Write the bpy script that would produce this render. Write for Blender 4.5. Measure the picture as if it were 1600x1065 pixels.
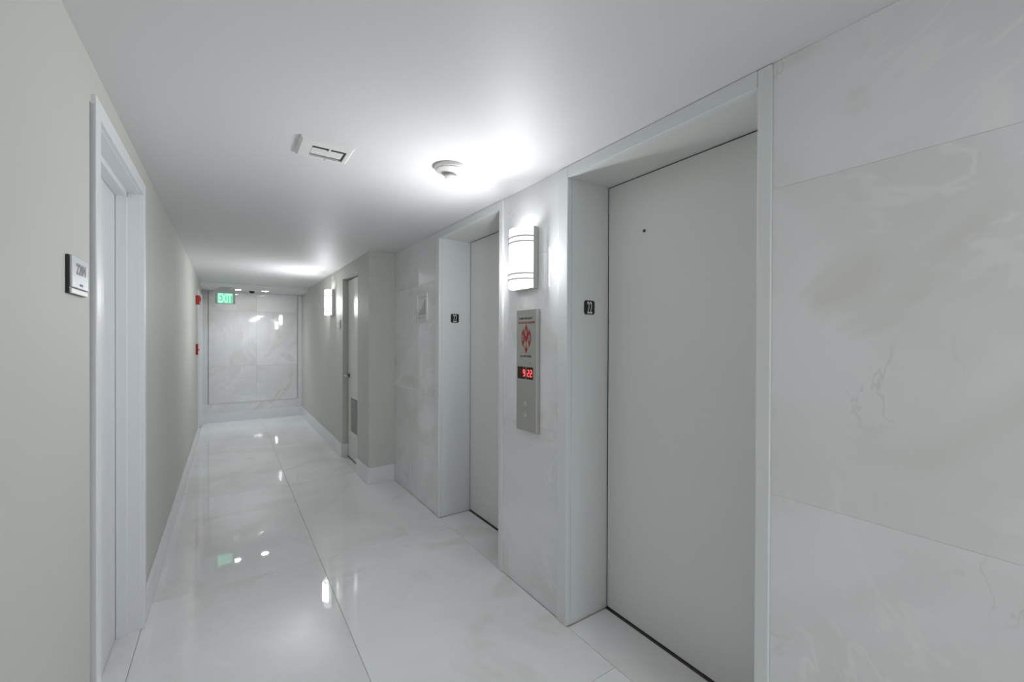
import bpy, bmesh, math, random
from mathutils import Vector, Matrix

# ---------------------------------------------------------------- camera, world, exposure
scene = bpy.context.scene
COL = scene.collection
for o in list(bpy.data.objects):
    bpy.data.objects.remove(o)

H_EYE = 1.35
YAW, PITCH, ROLL = 0.5921, -0.0048, -0.0036
cam_data = bpy.data.cameras.new('camera')
cam_data.sensor_fit = 'HORIZONTAL'
cam_data.sensor_width = 36.0
cam_data.lens = 36.0 * 660.57 / 1600.0
cam_data.clip_start = 0.02
cam = bpy.data.objects.new('camera', cam_data)
COL.objects.link(cam)
_F0 = Vector((math.sin(YAW), math.cos(YAW), 0)); _R0 = Vector((math.cos(YAW), -math.sin(YAW), 0)); _U0 = Vector((0, 0, 1))
_F = _F0 * math.cos(PITCH) + _U0 * math.sin(PITCH)
_U1 = _U0 * math.cos(PITCH) - _F0 * math.sin(PITCH)
_R = _R0 * math.cos(ROLL) - _U1 * math.sin(ROLL)
_U = _R0 * math.sin(ROLL) + _U1 * math.cos(ROLL)
_m = Matrix((_R, _U, -_F)).transposed().to_4x4()
_m.translation = Vector((0, 0, H_EYE))
cam.matrix_world = _m
scene.camera = cam

world = bpy.data.worlds.new('world')
scene.world = world
world.use_nodes = True
world.node_tree.nodes['Background'].inputs[0].default_value = (0.8, 0.85, 0.9, 1)
world.node_tree.nodes['Background'].inputs[1].default_value = 0.3

vs = scene.view_settings
vs.view_transform = 'Standard'
vs.look = 'None'
vs.gamma = 1.0
vs.use_curve_mapping = False
vs.exposure = 1.67

SCONCE_GLOW = 0.5       # emission of the lit glass shades
SCONCE_BULB = 0.26        # watts of each bulb behind the glass (leaves by the open ends)
SCONCE_FRONT_W = 1.45    # watts that the glass front sends into the corridor
DOWNLIGHT_W = 6.3
FILL_LAMP_W = 4.6    # unseen lamps added behind the camera to brighten the near walls

# ---------------------------------------------------------------- dimensions (metres)
XL, XR, XB = -0.332, 1.3257, 1.085     # left wall, marble right wall, beige right wall further on
ZC = 2.159                              # ceiling
YE, YB = 8.24, -6.4                     # far end wall, wall behind the camera
YS = 3.988                              # step from marble to beige wall
XD = 1.586                              # elevator door plane
R = random.Random(7)

# ---------------------------------------------------------------- helpers
def new_mat(name):
    m = bpy.data.materials.new(name)
    m.use_nodes = True
    return m, m.node_tree.nodes, m.node_tree.links, m.node_tree.nodes['Principled BSDF']

def bump(n, l, b, scale, strength, dist=0.002, detail=2.0):
    tc = n.new('ShaderNodeTexCoord'); nz = n.new('ShaderNodeTexNoise'); bp = n.new('ShaderNodeBump')
    nz.inputs['Scale'].default_value = scale; nz.inputs['Detail'].default_value = detail
    bp.inputs['Strength'].default_value = strength; bp.inputs['Distance'].default_value = dist
    l.new(tc.outputs['Object'], nz.inputs['Vector']); l.new(nz.outputs['Fac'], bp.inputs['Height'])
    l.new(bp.outputs['Normal'], b.inputs['Normal'])

def paint(name, col, rough=0.5, spec=0.5, metal=0.0, bscale=0, bstr=0.1, var=0.0):
    m, n, l, b = new_mat(name)
    b.inputs['Roughness'].default_value = rough
    b.inputs['Specular IOR Level'].default_value = spec
    b.inputs['Metallic'].default_value = metal
    if var:
        tc = n.new('ShaderNodeTexCoord'); nz = n.new('ShaderNodeTexNoise'); mx = n.new('ShaderNodeMix')
        mx.data_type = 'RGBA'
        nz.inputs['Scale'].default_value = 1.7; nz.inputs['Detail'].default_value = 3
        mx.inputs['A'].default_value = tuple(c * (1 - var) for c in col) + (1,)
        mx.inputs['B'].default_value = tuple(min(1, c * (1 + var)) for c in col) + (1,)
        l.new(tc.outputs['Object'], nz.inputs['Vector']); l.new(nz.outputs['Fac'], mx.inputs['Factor'])
        l.new(mx.outputs['Result'], b.inputs['Base Color'])
    else:
        b.inputs['Base Color'].default_value = tuple(col) + (1,)
    if bscale:
        bump(n, l, b, bscale, bstr)
    return m

def glow(name, col, strength, base=(0.8, 0.8, 0.8)):
    m, n, l, b = new_mat(name)
    b.inputs['Base Color'].default_value = tuple(base) + (1,)
    b.inputs['Roughness'].default_value = 0.25
    b.inputs['Emission Color'].default_value = tuple(col) + (1,)
    b.inputs['Emission Strength'].default_value = strength
    return m

def marble(name, rough, base, cloud, warm, warm_amt=0.6, vein_amt=0.55, scale=1.0, spec=0.5):
    """cloudy white onyx-look porcelain; every tile object gets its own offset"""
    m, n, l, b = new_mat(name)
    b.inputs['Roughness'].default_value = rough
    b.inputs['Specular IOR Level'].default_value = spec
    tc = n.new('ShaderNodeTexCoord'); oi = n.new('ShaderNodeObjectInfo')
    mul = n.new('ShaderNodeMath'); mul.operation = 'MULTIPLY'; mul.inputs[1].default_value = 37.0
    l.new(oi.outputs['Random'], mul.inputs[0])
    add = n.new('ShaderNodeVectorMath'); add.operation = 'ADD'
    l.new(tc.outputs['Object'], add.inputs[0]); l.new(mul.outputs[0], add.inputs[1])
    def noise(sc, det, dist, off=0.0, rgh=0.5):
        z = n.new('ShaderNodeTexNoise')
        z.inputs['Scale'].default_value = sc * scale; z.inputs['Detail'].default_value = det
        z.inputs['Distortion'].default_value = dist; z.inputs['Roughness'].default_value = rgh
        a = n.new('ShaderNodeVectorMath'); a.operation = 'ADD'; a.inputs[1].default_value = (off, off * .7, -off)
        l.new(add.outputs[0], a.inputs[0]); l.new(a.outputs[0], z.inputs['Vector'])
        return z.outputs['Fac']
    def ramp(src, p0, p1, v0=0.0, v1=1.0, interp='EASE'):
        r = n.new('ShaderNodeValToRGB'); r.color_ramp.interpolation = interp
        r.color_ramp.elements[0].position = p0; r.color_ramp.elements[0].color = (v0, v0, v0, 1)
        r.color_ramp.elements[1].position = p1; r.color_ramp.elements[1].color = (v1, v1, v1, 1)
        l.new(src, r.inputs['Fac']); return r.outputs['Color']
    def mix(fac, a, c):
        x = n.new('ShaderNodeMix'); x.data_type = 'RGBA'
        l.new(fac, x.inputs['Factor'])
        for s, v in (('A', a), ('B', c)):
            if isinstance(v, tuple): x.inputs[s].default_value = v + (1,)
            else: l.new(v, x.inputs[s])
        return x.outputs['Result']
    def math_(op, a, c):
        x = n.new('ShaderNodeMath'); x.operation = op
        for i, v in enumerate((a, c)):
            if isinstance(v, (int, float)): x.inputs[i].default_value = v
            else: l.new(v, x.inputs[i])
        return x.outputs[0]
    c1 = mix(ramp(noise(1.1, 3, 1.2), .36, .66), base, cloud)
    w = math_('MULTIPLY', ramp(noise(1.5, 3, 1.8, 5.0), .54, .68), warm_amt)
    c2 = mix(w, c1, warm)
    # soft pale cracks: ridge of a distorted noise, only where a mask allows
    rid = math_('ABSOLUTE', math_('SUBTRACT', noise(1.25, 4, 2.2, 11.0, .55), .5), 0.0)
    line = ramp(rid, .0, .035, 1.0, 0.0)
    mask = ramp(noise(1.3, 1, .3, 19.0), .45, .58)
    c3 = mix(math_('MULTIPLY', math_('MULTIPLY', line, mask), vein_amt), c2, (0.95, 0.95, 0.945))
    rid2 = math_('ABSOLUTE', math_('SUBTRACT', noise(.9, 5, 2.6, 29.0, .6), .5), 0.0)
    line2 = ramp(rid2, .0, .010, 1.0, 0.0)
    mask2 = ramp(noise(1.9, 1, .3, 41.0), .54, .64)
    c4 = mix(math_('MULTIPLY', math_('MULTIPLY', line2, mask2), vein_amt * .8), c3, (0.50, 0.48, 0.45))
    l.new(c4, b.inputs['Base Color'])
    return m

M = {}
M['marble_wall'] = marble('marble_wall', .035, (.785, .795, .80), (.865, .875, .895), (.76, .735, .69), .8, .42)
M['marble_floor'] = marble('marble_floor', .025, (.83, .84, .845), (.915, .93, .94), (.78, .77, .74), .6, .22, .8, 1.0)
M['grout'] = paint('grout', (.66, .66, .65), .7)
M['ceiling'] = paint('ceiling_paint', (.77, .775, .785), .55, .3, bscale=60, bstr=.04)
M['beige'] = paint('beige_wall_paint', (.625, .632, .585), .6, .25, bscale=90, bstr=.05)
M['base'] = paint('white_trim_paint', (.84, .855, .88), .3)
M['white_door'] = paint('white_door_paint', (.85, .865, .89), .32)
M['elev'] = paint('elevator_grey_enamel', (.76, .775, .75), .36, .4, bscale=120, bstr=.04)
M['elev_frame'] = paint('elevator_frame_enamel', (.77, .79, .80), .28, .5)
M['dark'] = paint('gap_shade', (.02, .02, .02), .8)  # near-black colour stands in for shade in door slits
M['sill_metal'] = paint('sill_metal', (.25, .24, .22), .4, metal=.8)
M['steel'] = paint('brushed_steel', (.55, .55, .53), .38, metal=.85, bscale=300, bstr=.05)
M['steel_light'] = paint('satin_nickel', (.62, .62, .60), .3, metal=.9)
M['band'] = paint('grey_metal_band', (.22, .22, .22), .45, metal=.3)
M['bronze'] = paint('aged_bronze', (.16, .145, .12), .35, metal=.8)
M['white_plastic'] = paint('white_plastic', (.80, .80, .78), .35)
M['cream_plastic'] = paint('cream_plastic', (.76, .755, .71), .35)
M['grey_plastic'] = paint('grey_plastic', (.50, .50, .49), .45)
M['black'] = paint('black_plastic', (.012, .012, .012), .3)
M['red'] = paint('red_plastic', (.46, .02, .018), .35)
M['red_ink'] = paint('red_ink', (.38, .03, .025), .5)
M['ink'] = paint('dark_ink', (.10, .10, .10), .6)
M['grey_ink'] = paint('grey_ink', (.36, .36, .36), .6)
M['pale_ink'] = paint('pale_ink', (.56, .56, .55), .6)
M['silver'] = paint('silver_plate', (.60, .62, .66), .35, metal=.25)
M['display'] = paint('dark_display', (.05, .012, .010), .15)
M['led'] = glow('red_led', (1.0, .05, .06), 1.1, (.5, .02, .02))
M['shade'] = glow('lit_opal_glass', (.965, .985, 1.0), SCONCE_GLOW)
M['lens'] = glow('downlight_lens', (1.0, .98, .95), 14.0)
M['fill_lamp_glass'] = glow('lit_fill_lamp_glass', (.965, .985, 1.0), 6.0)  # glowing glass of the added lamps behind the camera
M['exit_face'] = glow('exit_lit_face', (.16, .62, .36), .26, (.2, .5, .35))
M['exit_letter'] = glow('exit_lit_letter', (.34, .95, .62), .36, (.4, .7, .55))

def worg(o):
    v = Vector((0, 0, 0))
    while o is not None:
        v += o.location; o = o.parent
    return v

def mk(name, bm, mat, parent=None, org=None, label=None, cat=None, group=None, kind=None, smooth=False):
    """one mesh object; bm is in world coordinates; org = its own world origin (top level) """
    o_w = worg(parent) if parent is not None else Vector(org or (0, 0, 0))
    if o_w.length > 0:
        bmesh.ops.translate(bm, verts=bm.verts, vec=-o_w)
    bmesh.ops.recalc_face_normals(bm, faces=bm.faces)
    me = bpy.data.meshes.new(name)
    bm.to_mesh(me); bm.free()
    me.materials.append(M[mat])
    if smooth:
        me.shade_auto_smooth(angle=0.6) if hasattr(me, 'shade_auto_smooth') else me.shade_smooth()
        for p in me.polygons: p.use_smooth = True
        try: me.set_sharp_from_angle(angle=0.6)
        except Exception: pass
    o = bpy.data.objects.new(name, me)
    COL.objects.link(o)
    if parent is not None: o.parent = parent
    else: o.location = o_w
    tag(o, label, cat, group, kind)
    return o

def tag(o, label=None, cat=None, group=None, kind=None):
    if label: o['label'] = label
    if cat: o['category'] = cat
    if group: o['group'] = group
    if kind: o['kind'] = kind

def thing(name, loc, label=None, cat=None, group=None, kind=None):
    o = bpy.data.objects.new(name, None)
    o.empty_display_size = .05
    COL.objects.link(o); o.location = loc
    tag(o, label, cat, group, kind)
    return o

def box(x0, x1, y0, y1, z0, z1, bev=0.0, seg=2, bm=None):
    b = bmesh.new()
    r = bmesh.ops.create_cube(b, size=1.0)
    for v in b.verts:
        v.co = Vector(((x0 + x1) / 2 + v.co.x * (x1 - x0), (y0 + y1) / 2 + v.co.y * (y1 - y0), (z0 + z1) / 2 + v.co.z * (z1 - z0)))
    if bev:
        bmesh.ops.bevel(b, geom=list(b.edges), offset=bev, segments=seg, profile=.5, affect='EDGES')
    if bm is None: return b
    merge(bm, b); return bm

def merge(bm, b):
    me = bpy.data.meshes.new('tmp'); b.to_mesh(me); b.free(); bm.from_mesh(me); bpy.data.meshes.remove(me)

def prism(poly, axis, a0, a1, bm=None):
    """extrude a 2-D polygon along an axis ('x': poly=(y,z), 'y': (x,z), 'z': (x,y))"""
    b = bm or bmesh.new()
    def P(p, a):
        return {'x': (a, p[0], p[1]), 'y': (p[0], a, p[1]), 'z': (p[0], p[1], a)}[axis]
    v0 = [b.verts.new(P(p, a0)) for p in poly]; v1 = [b.verts.new(P(p, a1)) for p in poly]
    n = len(poly)
    b.faces.new(v0); b.faces.new(v1[::-1])
    for i in range(n):
        b.faces.new((v0[i], v0[(i + 1) % n], v1[(i + 1) % n], v1[i]))
    return b

def lathe(profile, center, axis='z', seg=40, bm=None):
    """profile: list of (radius, height) ; revolved about axis through center"""
    b = bm or bmesh.new(); c = Vector(center); rings = []
    for r, h in profile:
        ring = []
        for i in range(seg):
            a = 2 * math.pi * i / seg
            d = {'z': (r * math.cos(a), r * math.sin(a), h), 'x': (h, r * math.cos(a), r * math.sin(a)), 'y': (r * math.cos(a), h, r * math.sin(a))}[axis]
            ring.append(b.verts.new(c + Vector(d)))
        rings.append(ring)
    for a_, b_ in zip(rings, rings[1:]):
        for i in range(seg):
            b.faces.new((a_[i], a_[(i + 1) % seg], b_[(i + 1) % seg], b_[i]))
    b.faces.new(rings[0][::-1]); b.faces.new(rings[-1])
    return b

def tube(p0, p1, r, seg=10, bm=None):
    b = bm or bmesh.new(); p0 = Vector(p0); p1 = Vector(p1); d = (p1 - p0).normalized()
    u = d.orthogonal().normalized(); w = d.cross(u)
    rs = [[b.verts.new(p + (u * math.cos(2 * math.pi * i / seg) + w * math.sin(2 * math.pi * i / seg)) * r) for i in range(seg)] for p in (p0, p1)]
    for i in range(seg):
        b.faces.new((rs[0][i], rs[0][(i + 1) % seg], rs[1][(i + 1) % seg], rs[1][i]))
    b.faces.new(rs[0][::-1]); b.faces.new(rs[1])
    return b

def text_bm(s, size, depth, right, up, center, width=None, align='CENTER', bold=0.0):
    """lettering as thin solid mesh: right/up are world axes, extruded along right x up"""
    cu = bpy.data.curves.new('lettering', 'FONT')
    cu.body = s; cu.size = size; cu.extrude = depth / 2; cu.align_x = 'CENTER'; cu.align_y = 'CENTER'; cu.offset = bold
    cu.resolution_u = 3
    ob = bpy.data.objects.new('lettering', cu); COL.objects.link(ob)
    dg = bpy.context.evaluated_depsgraph_get(); dg.update()
    me = bpy.data.meshes.new_from_object(ob.evaluated_get(dg))
    b = bmesh.new(); b.from_mesh(me)
    bpy.data.objects.remove(ob); bpy.data.curves.remove(cu); bpy.data.meshes.remove(me)
    xs = [v.co.x for v in b.verts]; ys = [v.co.y for v in b.verts]
    cx, cy = (max(xs) + min(xs)) / 2, (max(ys) + min(ys)) / 2
    k = (width / (max(xs) - min(xs))) if width else 1.0
    rt, u = Vector(right), Vector(up); nn = rt.cross(u)
    for v in b.verts:
        v.co = Vector(center) + rt * ((v.co.x - cx) * k) + u * (v.co.y - cy) + nn * v.co.z
    return b

def copy_tree(o, parent=None):
    c = o.copy(); COL.objects.link(c); c.parent = parent
    for ch in o.children: copy_tree(ch, c)
    return c

# ================================================================ THE SETTING
# ---- floor: grout bed + porcelain slabs
G = 0.0012
fl = mk('floor', box(-.55, 1.72, YB, YE + .02, -.06, -.004), 'grout', kind='structure')
def slab(x0, x1, y0, y1, x_clip=None):
    mk('floor_tile', box(x0 + G, x1 - G, y0 + G, y1 - G, -.02, 0, .0008, 1), 'marble_floor', fl)
ys = [YB, -5.2, -3.6, -2.0, -.4, 1.2, 2.8, 4.4, 6.0, 7.6, YE]
xs = [XL, .468, 1.268]
for a, b_ in zip(ys, ys[1:]):
    slab(xs[0], xs[1], a, b_)
    if b_ <= 4.4 and a < 2.9:
        slab(xs[1], XR - .0, a, b_)
    elif b_ <= 4.4:
        slab(xs[1], XR, a, b_)
    else:
        slab(xs[1], XB + .0, a, b_)
# sills of the recessed doors
slab(XR, 1.60, .66, 1.49); slab(XR, 1.60, 2.12, 2.94)
slab(XL - .12, XL, 1.70, 2.60); slab(XB, XB + .065, 4.40, 5.06)

# ---- ceiling with the shallow drop at the far end
cl = bmesh.new()
box(XL - .1, XR + .05, YB - .1, YE + .1, ZC, ZC + .08, bm=cl)
mk('ceiling', cl, 'ceiling', kind='structure')
mk('trim_1', box(XL, XB, 7.56, YE, 2.100, ZC, .002, 1), 'ceiling', kind='structure', label='shallow dropped ceiling edge in front of the far end wall')

# ---- left wall (beige), with the openings of the apartment door and the far door
wl = bmesh.new()
for y0, y1, z0 in ((YB, 1.70, 0), (1.70, 2.62, 2.035), (2.62, 7.05, 0), (7.05, 7.95, 1.97), (7.95, YE, 0)):
    box(XL - .10, XL, y0, y1, z0, ZC, bm=wl)
box(XL - .16, XL - .101, 1.5, 2.8, 0, ZC, bm=wl)
box(XL - .16, XL - .101, 6.9, YE, 0, ZC, bm=wl)
mk('wall_left', wl, 'beige', kind='structure')
bl = bmesh.new()
mk('baseboard_left', box(XL, XL + .014, 2.605, 7.02, 0, .15, .003), 'base', kind='structure')
mk('baseboard_left', box(XL, XL + .014, YB, 1.69, 0, .15, .003), 'base', kind='structure')
mk('baseboard_left', box(XL, XL + .014, 7.985, YE - .014, 0, .15, .003), 'base', kind='structure')

# ---- right wall: core + marble slabs, then the beige run that stands 24 cm proud
wr = bmesh.new()
for y0, y1 in ((YB, .605), (1.567, 2.061), (3.010, YS)):
    box(XR + .012, 1.70, y0, y1, 0, ZC, bm=wr)
for y0, y1 in ((.605, 1.567), (2.061, 3.010)):
    box(XR + .03, 1.70, y0, y1, 2.112, ZC, bm=wr)
wrt = mk('wall_right', wr, 'grout', kind='structure')
def wtile(y0, y1, z0, z1):
    mk('marble_tile', box(XR, XR + .014, y0 + G * .2, y1 - G * .2, z0 + G * .2, z1 - G * .2, .0004, 1), 'marble_wall', wrt)
rows = ((0.001, .898), (.898, 1.79), (1.79, ZC))
for y0, y1 in ((YB, -4.4), (-4.4, -2.75), (-2.75, -1.1), (-1.1, .605), (1.567, 2.061), (3.010, YS)):
    for z0, z1 in rows: wtile(y0, y1, z0, z1)

wb = bmesh.new()
for y0, y1, z0 in ((YS, 4.395, 0), (4.395, 5.065, 2.02), (5.065, YE, 0)):
    box(XB, XB + .10, y0, y1, z0, ZC, bm=wb)
box(XB + .10, 1.70, YS, YS + .06, 0, ZC, bm=wb)
box(XB + .101, XB + .16, 4.2, 5.3, 0, ZC, bm=wb)
mk('wall_beige_right', wb, 'beige', kind='structure')
bbr = bmesh.new()
mk('baseboard_right', box(XB - .014, XB, 5.065, YE - .014, 0, .15, .003), 'base', kind='structure')
mk('baseboard_right', box(XB - .014, XB, YS - .014, 4.395, 0, .15, .003), 'base', kind='structure')
mk('baseboard_right', box(XB, XR, YS - .014, YS, 0, .15, .003), 'base', kind='structure')
mk('baseboard_right', box(XB, XB + .06, 5.051, 5.065, 0, .15, .002), 'base', kind='structure')
mk('baseboard_right', box(XB, XB + .06, 4.395, 4.409, 0, .15, .002), 'base', kind='structure')

# ---- far end wall: painted wall with a marble clad centre, and the wall behind the camera
we = mk('wall_back', box(XL - .1, XB + .1, YE + .012, YE + .12, 0, ZC), 'beige', kind='structure')
for x0, x1 in ((-.25, .40), (.40, 1.01)):
    for z0, z1 in ((.30, .898), (.898, 1.79), (1.79, 2.099)):
        mk('marble_tile', box(x0 + .0006, x1 - .0006, YE - .006, YE + .014, z0 + .0006, z1 - .0006, .0008, 1), 'marble_wall', we)
mk('plinth', box(XL, XB, YE + .001, YE + .013, .15, .2995), 'marble_wall', we)
for x0, x1 in ((XL, -.262), (1.022, XB)):
    mk('side_strip', box(x0, x1, YE + .0, YE + .013, .30, 2.099), 'elev_frame', we)
mk('baseboard_back', box(XL, XB, YE - .014, YE, 0, .15, .003), 'base', kind='structure')
mk('wall_front', box(XL - .1, 1.7, YB - .1, YB, 0, ZC), 'beige', kind='structure')

# ---- door_1: apartment door on the left with a stepped white frame
def left_door(num, y0, y1, ztop, lab):
    """y0,y1 outer casing; frame steps back to the leaf"""
    d = mk(num, box(XL - .10, XL - .085, y0 + .07, y1 - .035, .006, ztop - .075), 'white_door', kind='structure', label=lab)
    cw = .052
    for (a, b_, za, zb) in ((y0, y0 + cw, 0, ztop), (y1 - cw * .9, y1, 0, ztop), (y0 + cw, y1 - cw * .9, ztop - cw, ztop)):
        mk('casing', box(XL - .02, XL + .013, a, b_, za, zb, .003), 'white_door', d)
    # outer jamb (shallow) and inner jamb with stop
    for (a, b_, za, zb) in ((y0 + .03, y0 + cw + .004, 0, ztop - .03), (y1 - cw - .0, y1 - .02, 0, ztop - .03), (y0 + .03, y1 - .02, ztop - cw - .004, ztop - .02)):
        mk('jamb', box(XL - .085, XL - .001, a, b_, za, zb), 'white_door', d)
    for (a, b_, za, zb) in ((y0 + cw, y0 + cw + .022, 0, ztop - cw), (y1 - cw - .016, y1 - cw * .8, 0, ztop - cw), (y0 + cw, y1 - cw, ztop - cw - .026, ztop - cw)):
        mk('door_stop', box(XL - .084, XL - .045, a, b_, za, zb, .002), 'white_door', d)
    return d
left_door('door_1', 1.715, 2.62, 2.062, 'white apartment door in a stepped white frame beside the room number plaque')
left_door('door_5', 7.02, 7.985, 1.99, 'white framed door at the far end past the fire alarm')

# ---- door_2, door_3: elevator doors in grey enamelled portals
def elevator(num, yo0, yo1, yi0, yi1, lab):
    zo = 2.108
    d = mk(num, box(XD, XD + .03, yi0 - .03, yi1 - .006, .008, zo - .004, .002), 'elev', kind='structure', label=lab)
    mk('shaft_shade', box(XD + .034, XD + .06, yi0 - .06, yi1 + .03, -.003, zo + .03), 'dark', d)  # dark sheet stands in for the unlit shaft behind the door
    mk('edge_shade', box(XD + .002, XD + .03, yi1 - .006, yi1 - .0002, 0, zo - .0002), 'dark', d)  # dark filler paints the shade line along the door's side edge
    mk('edge_shade', box(XD + .002, XD + .03, yi0, yi1 - .006, zo - .004, zo - .0002), 'dark', d)  # painted shade line along the door's top edge
    mk('door_sill', box(XD - .012, XD + .034, yi0, yi1, -.004, .001), 'sill_metal', d)
    for (a, b_) in ((yo0, yi0), (yi1, yo1)):
        mk('jamb', box(XR + .0195, XD + .034, a, b_, 0, zo), 'elev_frame', d)
        mk('casing', box(XR - .008, XR + .02, a if a == yi1 else a, b_, 0, ZC - .001, .004, 3), 'elev_frame', d)
    mk('head', box(XR + .0195, XD + .034, yo0, yo1, zo, ZC - .003), 'elev', d)
    mk('casing', box(XR - .008, XR + .02, yi0, yi1, zo - .004, ZC - .001, .003, 2), 'elev_frame', d)
    return d
d2 = elevator('door_2', .605, 1.567, .646, 1.497, 'grey elevator door with a peephole next to the large marble wall')
mk('peephole', lathe([(.007, 0), (.007, -.003), (.004, -.004)], (XD, 1.273, 1.848), 'x', 16), 'black', d2)
d3 = elevator('door_3', 2.061, 3.010, 2.10, 2.947, 'grey elevator door beyond the lit sconce and call panel')

# ---- door_4: utility door recessed in the beige wall, lever handle and louvred grille
XU = XB + .060
d4 = mk('door_4', box(XU, XU + .034, 4.40, 5.058, .012, 2.008, .002), 'elev', kind='structure', label='grey utility door with lever handle and louvred vent in a shallow recess')
mk('slit_shade', box(XU + .004, XU + .036, 4.397, 5.063, 0, .012), 'dark', d4)  # near-black strip painted in as the shade under the leaf
hy, hz = 5.0, .93
hd = mk('handle', lathe([(.026, 0), (.026, -.006), (.020, -.009), (.010, -.010), (.010, -.045)], (XU, hy, hz), 'x', 20), 'bronze', d4, smooth=True)
mk('lever', box(XU - .052, XU - .040, hy - .09, hy + .012, hz - .009, hz + .009, .004), 'steel_light', hd)
gz0, gz1, gy0, gy1 = .30, .715, 4.52, 4.93
gr = bmesh.new()
for a in ((gy0, gy1, gz0, gz0 + .02), (gy0, gy1, gz1 - .02, gz1), (gy0, gy0 + .02, gz0 + .02, gz1 - .02), (gy1 - .02, gy1, gz0 + .02, gz1 - .02)):
    box(XU - .008, XU + .002, *a, bm=gr)
grille = mk('grille', gr, 'elev_frame', d4)
mk('grille_back', box(XU - .001, XU + .001, gy0 + .02, gy1 - .02, gz0 + .02, gz1 - .02), 'elev', grille)
nsl = 11
for i in range(nsl):
    y = gy0 + .035 + i * (gy1 - gy0 - .07) / (nsl - 1)
    mk('slat', prism([(XU - .0075, y - .006), (XU - .006, y - .0075), (XU - .0015, y + .004), (XU - .003, y + .0055)], 'z', gz0 + .02, gz1 - .02), 'elev_frame', grille)

# ================================================================ THINGS
# ---- wall sconces
def make_sconce():
    """local frame: wall plane x=0, body towards -x, centre y=0, z from 0 to HS"""
    HS, W, D = .310, .192, .102
    t = thing('wall_sconce', (0, 0, 0))
    mk('back_plate', box(-.016, -.0005, -W / 2 + .002, W / 2 - .002, -.004, HS + .003, .0015, 1), 'steel_light', t)
    def arc(w, d, n=28, x0=-.014):
        return [(x0 - (d - .014) * math.sin(math.pi * i / n) ** .8, -w / 2 * math.cos(math.pi * i / n)) for i in range(n + 1)]
    def shell(z0, z1, w, d, th):
        b = bmesh.new(); o_, i_ = arc(w, d), arc(w - 2 * th, d - th)
        n = len(o_)
        V = [[b.verts.new((p[0], p[1], z)) for p in pts] for pts, z in ((o_, z0), (o_, z1), (i_, z1), (i_, z0))]
        for k in range(4):
            A, B = V[k], V[(k + 1) % 4]
            for j in range(n - 1): b.faces.new((A[j], A[j + 1], B[j + 1], B[j])).material_index = 0 if k == 0 else 1
        for j in (0, n - 1): b.faces.new([V[k][j] for k in range(4)])
        return b
    sh = mk('glass_shade', shell(0, HS, W - .012, D - .003, .004), 'shade', t, smooth=True)
    sh.data.materials.append(M['white_plastic'])      # unlit inner lining and rims
    for z in (.046, .073, HS - .073, HS - .046):
        mk('metal_band', shell(z - .0026, z + .0026, W - .006, D, .0035), 'band', t, smooth=True).data.materials.append(M['band'])
    for s in (-1, 1):
        mk('side_rail', box(-.032, -.014, s * (W / 2 - .003) - .003, s * (W / 2 - .003) + .003, -.004, HS + .003, .001, 1), 'steel', t)
    mk('bottom_bracket', box(-.05, -.012, -W / 2 + .004, W / 2 - .004, -.006, -.002, .001, 1), 'steel_light', t)
    return t
def sconce_bulb(x, y, z):
    ld = bpy.data.lights.new('sconce_bulb', 'POINT'); ld.energy = SCONCE_BULB; ld.shadow_soft_size = .02; ld.color = (.97, .985, 1)
    for dz in (.07, .24):
        lo = bpy.data.objects.new('sconce_bulb', ld); COL.objects.link(lo); lo.location = (x - .05, y, z + dz)
def sconce_front(x, y, z):
    """light leaving the curved glass: one sheet facing the corridor, one to each side"""
    for ang, w, dx, dy in ((0.0, .75, .105, 0.0), (.72, .85, .094, .064), (-.72, .85, .094, -.064)):
        ld = bpy.data.lights.new('sconce_front', 'AREA'); ld.shape = 'RECTANGLE'; ld.size = .075; ld.size_y = .20
        ld.energy = SCONCE_FRONT_W * w; ld.color = (.965, .985, 1.0)
        n = Vector((-math.cos(ang), math.sin(ang), 0))
        lo = bpy.data.objects.new('sconce_front', ld); COL.objects.link(lo)
        m = Matrix((Vector((0, 0, 1)).cross(-n), Vector((0, 0, 1)), -n)).transposed().to_4x4()
        m.translation = Vector((x - dx, y + dy, z + .120)); lo.matrix_world = m
proto = make_sconce()
spots = [(XR - .0005, 1.823, 1.614, 'lit half-round wall sconce above the elevator call panel'),
         (XB - .0005, 5.595, 1.636, 'lit half-round wall sconce on the beige wall beside the utility door')]
for i, (x, y, z, lab) in enumerate(spots):
    s = proto if i == 0 else copy_tree(proto)
    s.location = (x, y, z); tag(s, lab, 'wall lamp', 'half-round wall sconces')
    sconce_bulb(x, y, z); sconce_front(x, y, z)

# ---- elevator call panel
cy0, cy1, cz0, cz1 = 1.712, 1.892, .864, 1.505
XP = XR - .024
cp = thing('call_panel', (XR, (cy0 + cy1) / 2, cz0), 'brushed steel elevator call panel with red floor display', 'call panel')
mk('face_plate', box(XP, XR - .0005, cy0, cy1, cz0, cz1, .004, 3), 'steel', cp)
cyc = (cy0 + cy1) / 2
rt, up = (0, -1, 0), (0, 0, 1)          # reading direction on a wall that faces -x
XI = XP - .0006
mk('lettering', text_bm('IN FIRE EMERGENCY', .0165, .0006, rt, up, (XI, cyc + .004, 1.458), .122), 'ink', cp)
mk('lettering', text_bm('DO NOT USE ELEVATOR', .0165, .0006, rt, up, (XI, cyc - .002, 1.436), .142), 'red_ink', cp)
mk('lettering', text_bm('USE EXIT STAIRS', .0165, .0006, rt, up, (XI, cyc + .004, 1.259), .100), 'ink', cp)
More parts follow.
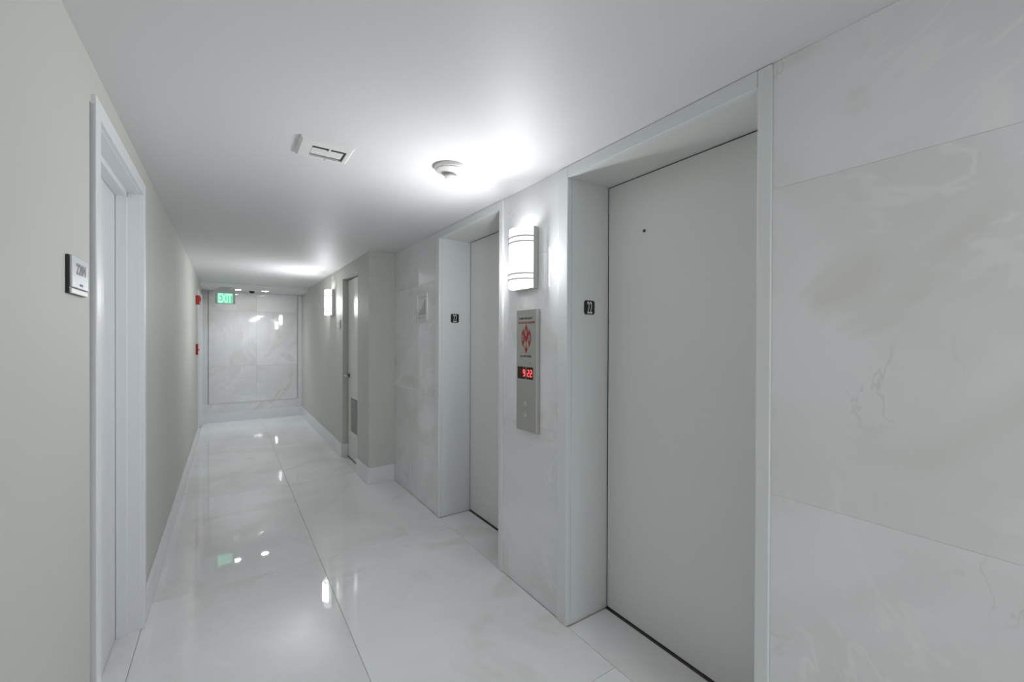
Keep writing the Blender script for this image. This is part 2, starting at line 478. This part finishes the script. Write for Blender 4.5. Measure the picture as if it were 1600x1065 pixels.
# emblem: three pointed petals over a curved diamond
def petal(cyy, czz, w, h, dep=.0012, x=XI):
    pts = []
    for k in range(13):
        t = k / 12; pts.append((cyy + w / 2 * math.sin(math.pi * t) ** 1.3, czz - h / 2 + h * t))
    for k in range(1, 12):
        t = 1 - k / 12; pts.append((cyy - w / 2 * math.sin(math.pi * t) ** 1.3, czz - h / 2 + h * t))
    return pts
em = thing('emblem', (0, 0, 0)); em.parent = cp
em.location = (0, 0, 0)
def part(name, pts, x, dep, mat):
    return mk(name, prism(pts, 'x', x - dep / 2, x + dep / 2), mat, em)
ez = 1.352
part('petal', petal(cyc, ez + .026, .036, .104), XI, .0008, 'red_ink')
part('petal', petal(cyc + .028, ez + .004, .030, .098), XI, .0008, 'red_ink')
part('petal', petal(cyc - .028, ez + .004, .030, .098), XI, .0008, 'red_ink')
part('emblem_point', [(cyc + .041, ez - .010), (cyc + .016, ez - .048), (cyc, ez - .078), (cyc - .016, ez - .048), (cyc - .041, ez - .010), (cyc - .022, ez - .036), (cyc - .006, ez - .056), (cyc, ez - .02), (cyc + .006, ez - .056), (cyc + .022, ez - .036)], XI + .0001, .0008, 'red_ink')
for yy, zz in ((cyc, ez + .030), (cyc + .028, ez + .004), (cyc - .028, ez + .004)):
    part('petal_eye', petal(yy, zz, .017, .040), XI - .0004, .0008, 'steel')
    part('pictogram', petal(yy, zz, .006, .018), XI - .0008, .0008, 'ink')
# displays with seven segment figures
SEG = {'9': 'abcdfg', '2': 'abged'}
def seven(ch, yc, zc, w, h, th, x):
    b = bmesh.new()
    # figure drawn as seen from -x : right is -y
    R_ = {'a': (-w / 2, w / 2, h / 2 - th / 2, h / 2 + th / 2), 'd': (-w / 2, w / 2, -h / 2 - th / 2, -h / 2 + th / 2), 'g': (-w / 2, w / 2, -th / 2, th / 2),
          'b': (w / 2 - th / 2, w / 2 + th / 2, 0, h / 2), 'c': (w / 2 - th / 2, w / 2 + th / 2, -h / 2, 0), 'f': (-w / 2 - th / 2, -w / 2 + th / 2, 0, h / 2), 'e': (-w / 2 - th / 2, -w / 2 + th / 2, -h / 2, 0)}
    for s in SEG[ch]:
        u0, u1, v0, v1 = R_[s]
        box(x - .0008, x, yc - u1, yc - u0, zc + v0, zc + v1, bm=b)
    return b
dz0, dz1 = 1.139, 1.203
for (a, b_, figs) in ((cyc + .004, cyc + .076, [('9', cyc + .016)]), (cyc - .060, cyc - .004, [('2', cyc - .022), ('2', cyc - .046)])):
    ds = mk('display', box(XP - .0015, XP + .001, a, b_, dz0, dz1), 'display', cp)
    for ch, yy in figs:
        mk('figure', seven(ch, yy, (dz0 + dz1) / 2, .0125, .032, .0045, XP - .0016), 'led', ds)
mk('keyhole', lathe([(.003, .001), (.003, -.001)], (XP, cyc - .034, 1.224), 'x', 10), 'ink', cp)
for z in (1.010, .952):
    bt = mk('call_button', lathe([(.0165, .001), (.0165, -.003), (.014, -.005), (.012, -.005)], (XP, cyc + .004, z), 'x', 24), 'steel', cp, smooth=True)
    mk('button_cap', lathe([(.0115, -.002), (.0115, -.008), (.009, -.009)], (XP, cyc + .004, z), 'x', 24), 'steel_light', bt, smooth=True)

# ---- black floor number plates on the elevator jambs
def floor_plate(xc, y, zc, lab):
    w, h, c = .068, .068, .008
    t = thing('floor_number_plate', (xc, y, zc - h / 2), lab, 'number plate', 'elevator floor number plates')
    pts = [(xc - w / 2 + c, zc - h / 2), (xc + w / 2 - c, zc - h / 2), (xc + w / 2, zc - h / 2 + c), (xc + w / 2, zc + h / 2 - c), (xc + w / 2 - c, zc + h / 2), (xc - w / 2 + c, zc + h / 2), (xc - w / 2, zc + h / 2 - c), (xc - w / 2, zc - h / 2 + c)]
    mk('plate', prism(pts, 'y', y - .0035, y - .0004), 'black', t)
    mk('numerals', text_bm('22', .084, .0012, (1, 0, 0), (0, 0, 1), (xc, y - .004, zc), .032), 'white_plastic', t)
floor_plate(1.458, 1.497, 1.504, 'black plate numbered 22 on the jamb of the elevator door with a peephole')
floor_plate(1.450, 2.947, 1.507, 'black plate numbered 22 on the jamb of the elevator door past the sconce')

# ---- white safety sign on the marble past the second elevator
sy0, sy1, sz0, sz1 = 3.165, 3.375, 1.492, 1.718
sg = thing('safety_sign', (XR, (sy0 + sy1) / 2, sz0), 'small white stairway safety sign on the marble wall with a curling corner', 'sign')
mk('sign_plate', box(XR - .010, XR - .0005, sy0, sy1, sz0, sz1, .003), 'white_plastic', sg)
fr = bmesh.new()
for a in ((sy0, sy1, sz0, sz0 + .012), (sy0, sy1, sz1 - .012, sz1), (sy0, sy0 + .012, sz0 + .012, sz1 - .012), (sy1 - .012, sy1, sz0 + .012, sz1 - .012)):
    box(XR - .014, XR - .009, *a, bm=fr)
mk('sign_border', fr, 'white_plastic', sg)
XS = XR - .0104
mk('lettering', text_bm('IN CASE OF FIRE', .018, .0006, rt, up, (XS, (sy0 + sy1) / 2, sz1 - .030), .15), 'pale_ink', sg)
mk('lettering', text_bm('USE STAIRS', .018, .0006, rt, up, (XS, (sy0 + sy1) / 2, sz0 + .030), .12), 'pale_ink', sg)
st = []
nst = 5
for k in range(nst):
    st += [(sy1 - .03 - k * .03, sz0 + .05 + k * .024), (sy1 - .03 - k * .03, sz0 + .05 + (k + 1) * .024)]
st += [(sy1 - .03 - nst * .03, sz0 + .05 + nst * .024), (sy1 - .03 - nst * .03, sz0 + .05)]
mk('stair_pictogram', prism(st, 'x', XS - .0003, XS + .0003), 'pale_ink', sg)
cu = bmesh.new()   # curled lower corner of the cover sheet
N = 8
for k in range(N + 1):
    t = k / N; z = sz0 + .13 * (1 - t); xx = XR - .0145 - .022 * t * t; y = sy1 + .022 * t * t
    for yy, dx in ((y - .030 * t - .006, 0), (y, 0)):
        cu.verts.new((xx + dx, yy, z - .004 * t))
cu.verts.ensure_lookup_table()
for k in range(N): cu.faces.new((cu.verts[2 * k], cu.verts[2 * k + 1], cu.verts[2 * k + 3], cu.verts[2 * k + 2]))
r_ = bmesh.ops.extrude_face_region(cu, geom=list(cu.faces))
bmesh.ops.translate(cu, verts=[e for e in r_['geom'] if isinstance(e, bmesh.types.BMVert)], vec=(-.0015, 0, 0))
mk('curled_corner', cu, 'white_plastic', sg)

# ---- room number plaque by the apartment door
py0, py1, pz0, pz1 = 1.435, 1.605, 1.464, 1.556
py0, py1 = 1.478, 1.628
XQ = XL + .012
pl = thing('room_number_plaque', (XL, (py0 + py1) / 2, pz0), 'silver room number plaque beside the white apartment door', 'sign')
mk('backing', box(XL + .0004, XL + .007, py0, py1, pz0 - .004, pz1, .001, 1), 'black', pl)
mk('face_plate', box(XL + .006, XQ, py0 + .004, py1, pz0 + .012, pz1, .0015, 1), 'silver', pl)
mk('lower_strip', box(XL + .006, XQ - .001, py0 + .004, py1, pz0 - .003, pz0 + .009, .001, 1), 'white_plastic', pl)
lr = (0, 1, 0)
mk('numerals', text_bm('2204', .040, .001, lr, up, (XQ + .0005, py0 + .080, pz1 - .030), .085, bold=.0006), 'grey_ink', pl)
mk('lettering', text_bm('ROOM', .009, .0008, lr, up, (XQ + .0005, py0 + .080, pz0 + .022), .026), 'grey_ink', pl)

# ---- ceiling: air vent
vx0, vx1, vy0, vy1 = .240, .452, 1.862, 2.058
v = thing('air_vent', ((vx0 + vx1) / 2, (vy0 + vy1) / 2, ZC), 'small white ceiling air vent with dark slots', 'air vent')
def ring(x0, x1, y0, y1, ix0, ix1, iy0, iy1, za, zb):
    b = bmesh.new()
    O = [b.verts.new(p) for p in ((x0, y0, za), (x1, y0, za), (x1, y1, za), (x0, y1, za))]
    e = .010
    O2 = [b.verts.new(p) for p in ((x0 + e, y0 + e, zb), (x1 - e, y0 + e, zb), (x1 - e, y1 - e, zb), (x0 + e, y1 - e, zb))]
    I = [b.verts.new(p) for p in ((ix0, iy0, zb), (ix1, iy0, zb), (ix1, iy1, zb), (ix0, iy1, zb))]
    I2 = [b.verts.new(p) for p in ((ix0, iy0, za), (ix1, iy0, za), (ix1, iy1, za), (ix0, iy1, za))]
    for A, B in ((O, O2), (O2, I), (I, I2), (I2, O)):
        for k in range(4): b.faces.new((A[k], A[(k + 1) % 4], B[(k + 1) % 4], B[k]))
    return b
ix0, ix1, iy0, iy1 = .292, .428, 1.918, 2.030
mk('vent_frame', ring(vx0, vx1, vy0, vy1, ix0, ix1, iy0, iy1, ZC - .0004, ZC - .011), 'white_plastic', v)
mk('duct_shade', box(ix0, ix1, iy0, iy1, ZC - .003, ZC - .0005), 'ink', v)  # flat dark sheet stands in for the shade inside the vent
for y in (iy0 + .034, iy0 + .056, iy0 + .078):
    mk('blade', box(ix0 + .002, ix1 - .010, y - .0105, y + .0105, ZC - .0095, ZC - .006, .001, 1), 'white_plastic', v)
mk('lever', box((ix0 + ix1) / 2 - .004, (ix0 + ix1) / 2 + .004, iy0 - .004, iy0 + .030, ZC - .013, ZC - .0095, .001, 1), 'white_plastic', v)
mk('screw', lathe([(.004, 0), (.004, -.002), (.002, -.003)], ((ix0 + ix1) / 2, iy1 + .010, ZC - .011), 'z', 10), 'grey_plastic', v)

# ---- ceiling: smoke detector
sx, sy = .876, 1.826
sd = thing('smoke_detector', (sx, sy, ZC), 'round cream smoke detector on the ceiling', 'smoke detector')
mk('base', lathe([(.079, -.0005), (.079, -.008), (.075, -.014)], (sx, sy, ZC), 'z', 48), 'cream_plastic', sd, smooth=True)
mk('body', lathe([(.070, -.012), (.068, -.019), (.052, -.028), (.034, -.033)], (sx, sy, ZC), 'z', 48), 'cream_plastic', sd, smooth=True)
mk('sensor_slot', lathe([(.026, -.031), (.026, -.043)], (sx, sy, ZC), 'z', 32), 'grey_plastic', sd, smooth=True)
mk('sensor_cap', lathe([(.030, -.042), (.030, -.047), (.022, -.053), (.010, -.055)], (sx, sy, ZC), 'z', 32), 'cream_plastic', sd, smooth=True)
for k in range(12):
    a = 2 * math.pi * k / 12
    mk('rib', tube((sx + .0275 * math.cos(a), sy + .0275 * math.sin(a), ZC - .032), (sx + .0275 * math.cos(a), sy + .0275 * math.sin(a), ZC - .043), .002, 6), 'cream_plastic', sd)

# ---- exit sign hung under the dropped edge
exx, exy = -.030, 7.60
ZX1 = 2.075; ZX0 = 1.862
es = thing('exit_sign', (exx, exy, 2.10), 'green illuminated EXIT sign hanging from the ceiling', 'exit sign')
mk('canopy', box(exx - .06, exx + .06, exy - .03, exy + .03, 2.078, 2.0995, .003), 'grey_plastic', es)
mk('housing', box(exx - .125, exx + .125, exy - .024, exy + .024, ZX0 - .004, 2.078, .004), 'grey_plastic', es)
fc = mk('face', box(exx - .096, exx + .096, exy - .028, exy - .022, ZX0 + .002, 2.012, .001, 1), 'exit_face', es)
mk('lettering', text_bm('EXIT', .185, .003, (1, 0, 0), (0, 0, 1), (exx, exy - .029, (ZX0 + 2.014) / 2), .165, bold=.004), 'exit_letter', fc)

# ---- security dome camera and the two downlights in the dropped edge
dc = thing('dome_camera', (.315, 7.78, 2.10), 'small dark dome camera between the two downlights', 'security camera')
mk('ring', lathe([(.055, -.0005), (.055, -.012), (.045, -.018)], (.315, 7.78, 2.10), 'z', 32), 'white_plastic', dc, smooth=True)
mk('dome', lathe([(.040, -.016), (.038, -.030), (.028, -.044), (.012, -.052)], (.315, 7.78, 2.10), 'z', 32), 'black', dc, smooth=True)
def downlight(x, y, z, lab):
    t = thing('downlight', (x, y, z), lab, 'ceiling light', 'recessed downlights')
    b = bmesh.new()
    seg = 32; rr = [(.062, -.0005), (.062, -.005), (.048, -.005), (.048, -.0005)]
    rings = [[b.verts.new((x + r * math.cos(2 * math.pi * i / seg), y + r * math.sin(2 * math.pi * i / seg), z + h)) for i in range(seg)] for r, h in rr]
    for k in range(4):
        A, B = rings[k], rings[(k + 1) % 4]
        for i in range(seg): b.faces.new((A[i], A[(i + 1) % seg], B[(i + 1) % seg], B[i]))
    mk('trim_ring', b, 'white_plastic', t, smooth=True)
    mk('lens', lathe([(.047, -.0008), (.047, -.003)], (x, y, z), 'z', 32), 'lens', t)
    ld = bpy.data.lights.new('downlight_lamp', 'SPOT'); ld.energy = DOWNLIGHT_W; ld.spot_size = 2.0; ld.spot_blend = 1.0; ld.shadow_soft_size = .04; ld.color = (.89, .935, 1)
    lo = bpy.data.objects.new('downlight_lamp', ld); COL.objects.link(lo); lo.location = (x, y, z - .008)
downlight(.50, 7.80, 2.10, 'round lit downlight in the dropped ceiling, right of the dome camera')
downlight(.125, 7.80, 2.10, 'round lit downlight in the dropped ceiling beside the exit sign')

# ---- fire alarm devices on the left wall
fa = thing('fire_strobe', (XL, 6.64, 1.775), 'red fire alarm strobe high on the beige wall', 'fire alarm')
mk('body', box(XL + .0005, XL + .040, 6.58, 6.70, 1.770, 1.882, .005), 'red', fa)
mk('strobe_lens', box(XL + .039, XL + .050, 6.61, 6.67, 1.810, 1.872, .005), 'red', fa)
ps = thing('fire_pull_station', (XL, 6.63, 1.138), 'red manual pull station below the alarm strobe', 'fire alarm')
mk('body', box(XL + .0005, XL + .024, 6.58, 6.67, 1.138, 1.274, .004), 'red', ps)
mk('pull_bar', box(XL + .023, XL + .034, 6.595, 6.655, 1.190, 1.210, .003), 'red', ps)

# ---- small wall switch by the utility door
sw = thing('wall_switch', (XB, 5.21, 1.475), 'small white switch plate between the sconce and the utility door', 'switch')
mk('plate', box(XB - .010, XB - .0005, 5.165, 5.255, 1.472, 1.568, .002), 'white_plastic', sw)
mk('rocker', box(XB - .015, XB - .009, 5.192, 5.228, 1.495, 1.545, .002), 'white_plastic', sw)

# ---- unseen ceiling lamps added behind the camera as fill light
def fill_lamp(x, y, watts, lab):
    t = thing('fill_lamp', (x, y, ZC), lab, 'ceiling light', 'added fill lamps')
    mk('pan', lathe([(.175, -.0005), (.175, -.022), (.165, -.026)], (x, y, ZC), 'z', 40), 'white_plastic', t, smooth=True)
    mk('diffuser', lathe([(.160, -.024), (.150, -.040), (.11, -.055), (.05, -.062)], (x, y, ZC), 'z', 40), 'fill_lamp_glass', t, smooth=True)
    ld = bpy.data.lights.new('fill_lamp_bulb', 'AREA'); ld.shape = 'DISK'; ld.size = .30; ld.energy = watts; ld.color = (.965, .985, 1.0)
    lo = bpy.data.objects.new('fill_lamp_bulb', ld); COL.objects.link(lo); lo.location = (x, y, ZC - .066)
for y, k, lab in ((-.95, .35, 'added ceiling fill lamp over the large marble slabs'), (-3.0, 1.0, 'added ceiling fill lamp in the middle of the rear corridor'), (-5.1, 1.0, 'added ceiling fill lamp in front of the rear wall')):
    fill_lamp(.92, y, FILL_LAMP_W * k, lab)
